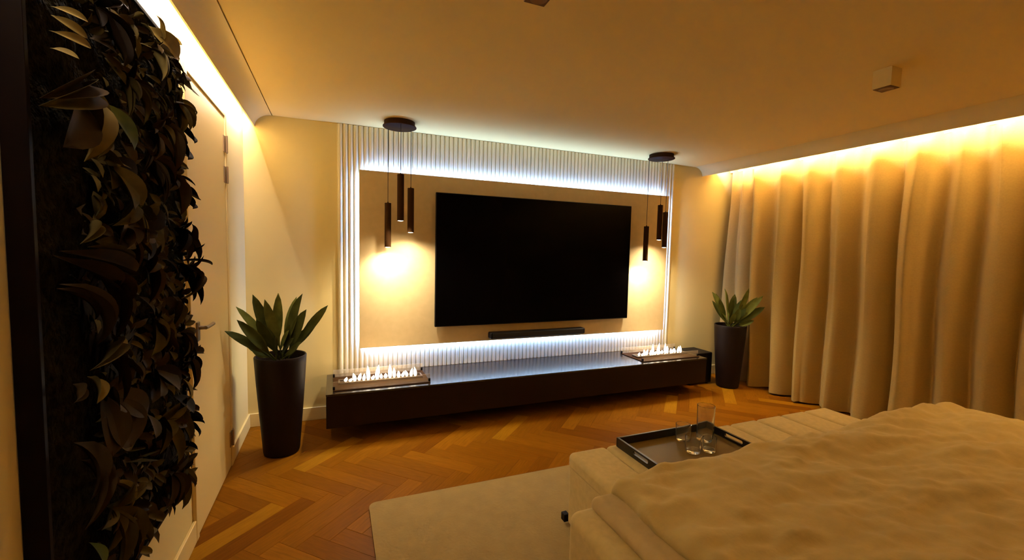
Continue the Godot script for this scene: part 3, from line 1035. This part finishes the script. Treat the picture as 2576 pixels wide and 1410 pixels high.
func plant(at: Vector3, tips: Array, seed_: int, label: String) -> void:
	var t := thing("potted_plant", label, "plant", at, "potted plants beside the media bench")
	var b := B.new()
	b.lathe(PackedVector2Array([Vector2(0.0, 0.0), Vector2(0.108, 0.0), Vector2(0.116, 0.006), Vector2(0.120, 0.02), Vector2(0.142, 0.30), Vector2(0.160, 0.55), Vector2(0.168, 0.68), Vector2(0.170, 0.712), Vector2(0.166, 0.718), Vector2(0.158, 0.716), Vector2(0.154, 0.66), Vector2(0.150, 0.60)]), Vector3.ZERO, 48)
	put("pot", b.mesh(), M.pot, t)
	var s := B.new()
	s.lathe(PackedVector2Array([Vector2(0.151, 0.655), Vector2(0.10, 0.664), Vector2(0.0, 0.668)]), Vector3.ZERO, 32)
	put("soil", s.mesh(), M.soil, t)
	var rng := RandomNumberGenerator.new()
	rng.seed = seed_
	var kinds := [leaf_mesh(0.18, 0.10, 0.25, 0.95, 0.28), leaf_mesh(0.20, -0.08, 0.3, 0.9, 0.24), leaf_mesh(0.16, 0.16, 0.2, 1.0, 0.30), leaf_mesh(0.21, 0.05, 0.35, 0.95, 0.26, 0.01)]
	for i in tips.size():
		var tip := Vector3(tips[i][0], tips[i][1], tips[i][2]) - at
		var root := Vector3(rng.randf_range(-0.03, 0.03) + tip.x * 0.10, 0.69, rng.randf_range(-0.03, 0.03) + tip.z * 0.10)
		var out := Vector3(tip.x, 0, tip.z).normalized()
		var face := (Vector3.UP * 0.45 - out * 0.35 + Vector3(rng.randf_range(-0.35, 0.35) - 0.15, 0, 0.8)).normalized()
		var xf := from_to(root, tip, face, rng.randf_range(0.85, 1.15) * clampf(0.38 / (tip - root).length(), 0.75, 1.5))
		put("leaf", kinds[rng.randi_range(0, 3)], M.plant_leaf if rng.randf() < 0.55 else M.plant_leaf_dark, t, xf)

func moss_wall() -> void:
	var t := thing("moss_picture", "tall dark-framed wall picture of moss, ferns and preserved leaves on the left wall", "wall art", Vector3.ZERO)
	var y0 := 0.430
	var y1 := 2.330
	var z0 := 1.720
	var z1 := 2.752
	put("frame_rail", box_mesh(Vector3(0.001, y0, z0), Vector3(0.048, y1, z0 + 0.014), 0.002, 1), M.frame, t)
	put("frame_rail", box_mesh(Vector3(0.001, y0, z1 - 0.014), Vector3(0.048, y1, z1), 0.002, 1), M.frame, t)
	put("frame_rail", box_mesh(Vector3(0.001, y0, z0 + 0.014), Vector3(0.048, y0 + 0.014, z1 - 0.014), 0.002, 1), M.frame, t)
	put("frame_rail", box_mesh(Vector3(0.001, y1 - 0.014, z0 + 0.014), Vector3(0.048, y1, z1 - 0.014), 0.002, 1), M.frame, t)
	var n := FastNoiseLite.new()
	n.seed = 2
	n.frequency = 6.0
	n.fractal_octaves = 4
	var P := []
	for i in 91:
		var line := PackedVector3Array()
		for j in 61:
			var y := y0 + 0.012 + (y1 - y0 - 0.024) * i / 90.0
			var z := z0 + 0.012 + (z1 - z0 - 0.024) * j / 60.0
			line.append(Vector3(0.034 + 0.014 * n.get_noise_2d(y, z) + 0.005 * n.get_noise_2d(y * 5.0, z * 5.0), y, z))
		P.append(line)
	var b := B.new()
	b.grid(P, 1.0)
	b.flat(Vector3(0.004, y0 + 0.01, z0 + 0.01), Vector3(0.004, y1 - 0.01, z0 + 0.01), Vector3(0.004, y1 - 0.01, z1 - 0.01), Vector3(0.004, y0 + 0.01, z1 - 0.01), Vector3.LEFT)
	put("moss", b.mesh(), M.moss, t)
	var lance := [leaf_mesh(0.9, 0.08, 0.5, 0.8, 0.08, 0.0, 10, 0.09), leaf_mesh(0.9, 0.02, 0.4, 0.9, 0.06, 0.03, 10, 0.07), leaf_mesh(0.9, 0.10, 0.3, 0.75, 0.10, 0.03, 10, 0.13)]
	var oval := [leaf_mesh(0.95, 0.04, 0.2, 1.0, 0.06, 0.0, 10, 0.08), leaf_mesh(0.95, 0.0, 0.18, 1.15, 0.08, 0.01, 10, 0.10)]
	var blade := [leaf_mesh(1.0, 0.06, 0.4, 0.6, 0.0, 0.0, 12, 0.2), leaf_mesh(1.0, -0.05, 0.4, 0.6, 0.0, 0.02, 12, 0.12)]
	var sets := [lance, oval, blade]
	var rng := RandomNumberGenerator.new()
	rng.seed = 14
	for q in MOSS:
		var base := Vector3(0.045, q[0], q[1])
		var tip := Vector3(q[2], q[3], q[4])
		var l := (tip - base).length()
		var face := Vector3(1.0, rng.randf_range(-0.1, 0.35), rng.randf_range(-0.1, 0.4))
		var set_: Array = sets[q[6]]
		var m: ArrayMesh = set_[rng.randi_range(0, set_.size() - 1)]
		put("leaf", m, M.tone[q[7]], t, from_to(base, tip, face, q[5] * lerpf(0.7, 1.2, absf(tip.y - base.y) / l)))
	# smaller whorls of leaves that fill the bed of foliage between
	for i in 27:
		var cy := 0.52 + 1.72 * (i / 3 + rng.randf_range(0.1, 0.9)) / 9.0
		var cz := 1.75 + 0.26 * (i % 3) + rng.randf_range(0.0, 0.24)
		var kind: int = [0, 0, 1, 2, 0, 2][rng.randi_range(0, 5)]
		var shade: int = [0, 1, 1, 2, 2, 1][rng.randi_range(0, 5)]
		var count := 7
		var spin := rng.randf() * TAU
		for k in count:
			var g := spin + TAU * k / count + rng.randf_range(-0.3, 0.3)
			var l := rng.randf_range(0.075, 0.135)
			var dir := Vector2(sin(g) - 0.45, cos(g) * 0.9)
			var base := Vector3(0.045, cy, cz)
			var tip := Vector3(rng.randf_range(0.07, 0.125), clampf(cy + l * dir.x, 0.40, 2.35), clampf(cz + l * dir.y, 1.67, 2.70))
			var wide := [0.30, 0.60, 0.10]
			var set_: Array = sets[kind]
			put("leaf", set_[rng.randi_range(0, set_.size() - 1)], M.tone[shade if rng.randf() < 0.7 else rng.randi_range(0, 2)], t, from_to(base, tip, Vector3(1, rng.randf_range(-0.2, 0.6), rng.randf_range(-0.2, 0.6)), wide[kind] * rng.randf_range(0.8, 1.25)))
	# what is too small to tell apart: sprays of tiny leaves between the whorls
	var tiny := leaf_mesh(0.42, 0.05, 0.4, 0.85, 0.0, 0.0, 4, 0.08)
	var ta := tiny.surface_get_arrays(0)
	for part in 2:
		var spray := B.new()
		for i in 420:
			var z := 1.745 + 0.80 * pow(rng.randf(), 1.25)
			var y := rng.randf_range(0.47, 2.29)
			var g := rng.randf() * TAU
			var l := rng.randf_range(0.03, 0.065)
			var xf := from_to(Vector3(0.042, y, z), Vector3(rng.randf_range(0.055, 0.09), clampf(y + l * (sin(g) - 0.3), 0.44, 2.32), clampf(z + l * cos(g), 1.70, 2.70)), Vector3(1, rng.randf_range(-0.4, 0.6), rng.randf_range(-0.4, 0.6)), rng.randf_range(0.6, 1.3))
			for k in ta[Mesh.ARRAY_VERTEX].size():
				spray.v.append(xf * ta[Mesh.ARRAY_VERTEX][k])
				spray.n.append((xf.basis.inverse().transposed() * ta[Mesh.ARRAY_NORMAL][k]).normalized())
		var sp := put("small_foliage", spray.mesh(), M.tone[1 + part * 1] if part == 0 else M.tone[2], t)
		sp.set_meta("kind", "stuff")
	for q in [[1.42, 2.62, 1.28, 2.36], [1.36, 2.58, 1.16, 2.34], [1.30, 2.50, 1.12, 2.28], [1.52, 2.30, 1.40, 2.06], [0.86, 2.10, 0.66, 1.98], [0.72, 2.05, 0.58, 1.98], [0.80, 1.90, 0.66, 1.74]]:
		put("fern_frond", frond(rng.randi()), M.tone[0], t, from_to(Vector3(0.05, q[0], q[1]), Vector3(0.095, q[2], q[3]), Vector3(1, 0.2, 0.2)))

# a fern frond of unit length along +y
func frond(seed_: int) -> ArrayMesh:
	var rng := RandomNumberGenerator.new()
	rng.seed = seed_
	var b := B.new()
	var spine := PackedVector3Array()
	for i in 9:
		var s := i / 8.0
		spine.append(Vector3(0.06 * sin(s * 2.0), s, -0.12 * s * s))
	b.tube(spine, 0.008, 5)
	for i in 18:
		var s := 0.10 + 0.88 * i / 17.0
		var root := Vector3(0.06 * sin(s * 2.0), s, -0.12 * s * s)
		var l := 0.34 * sin(PI * (0.12 + 0.80 * s)) + 0.03
		for e in [-1.0, 1.0]:
			var tip := root + Vector3(e * l, 0.45 * l, -0.10 * l + rng.randf_range(-0.02, 0.02))
			var mid := root.lerp(tip, 0.45)
			var w := Vector3(-0.3 * e, 1.0, 0).normalized() * 0.020
			for z in [0.003, -0.003]:
				var off := Vector3(0, 0, z)
				b.flat(root + off, mid - w + off, tip + off, mid + w + off, Vector3(0, 0, signf(z)))
	return b.mesh()

func ceiling_spots() -> void:
	for q in [[1.377, 2.518, "square surface-mounted ceiling spotlight nearer the left wall, at the frame's top edge"], [3.506, 2.538, "square surface-mounted ceiling spotlight nearer the curtain, above the bed"]]:
		var t := thing("ceiling_spotlight", q[2], "ceiling light", Vector3(q[0], CEIL, q[1]), "unlit ceiling spotlights")
		var b := B.new()
		var h := 0.045
		var o := PackedVector2Array([Vector2(-h, -h), Vector2(h, -h), Vector2(h, h), Vector2(-h, h)])
		for i in 4:
			var p0 := o[i]
			var p1 := o[(i + 1) % 4]
			var nrm := Vector3(p0.x + p1.x, 0, p0.y + p1.y).normalized()
			b.flat(Vector3(p0.x, 0, p0.y), Vector3(p1.x, 0, p1.y), Vector3(p1.x, -0.1, p1.y), Vector3(p0.x, -0.1, p0.y), nrm)
		b.flat(Vector3(-h, -0.1, -h), Vector3(h, -0.1, -h), Vector3(h, -0.1, h), Vector3(-h, -0.1, h), Vector3.DOWN)
		put("housing", b.mesh(), M.door, t)
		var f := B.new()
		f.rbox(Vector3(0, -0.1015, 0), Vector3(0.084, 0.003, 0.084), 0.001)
		put("face_plate", f.mesh(), mat(0.20, 0.11, 0.045, 0.6, 0.2), t)  # thin dark brown sheet: shade on the underside of the housing, put into colour
		var r := B.new()
		r.lathe(PackedVector2Array([Vector2(0.033, -0.1025), Vector2(0.033, -0.106), Vector2(0.030, -0.106), Vector2(0.026, -0.1035), Vector2(0.0, -0.1032)]), Vector3.ZERO, 32)
		put("reflector", r.mesh(), mat(0.28, 0.17, 0.08, 0.5, 0.3), t)
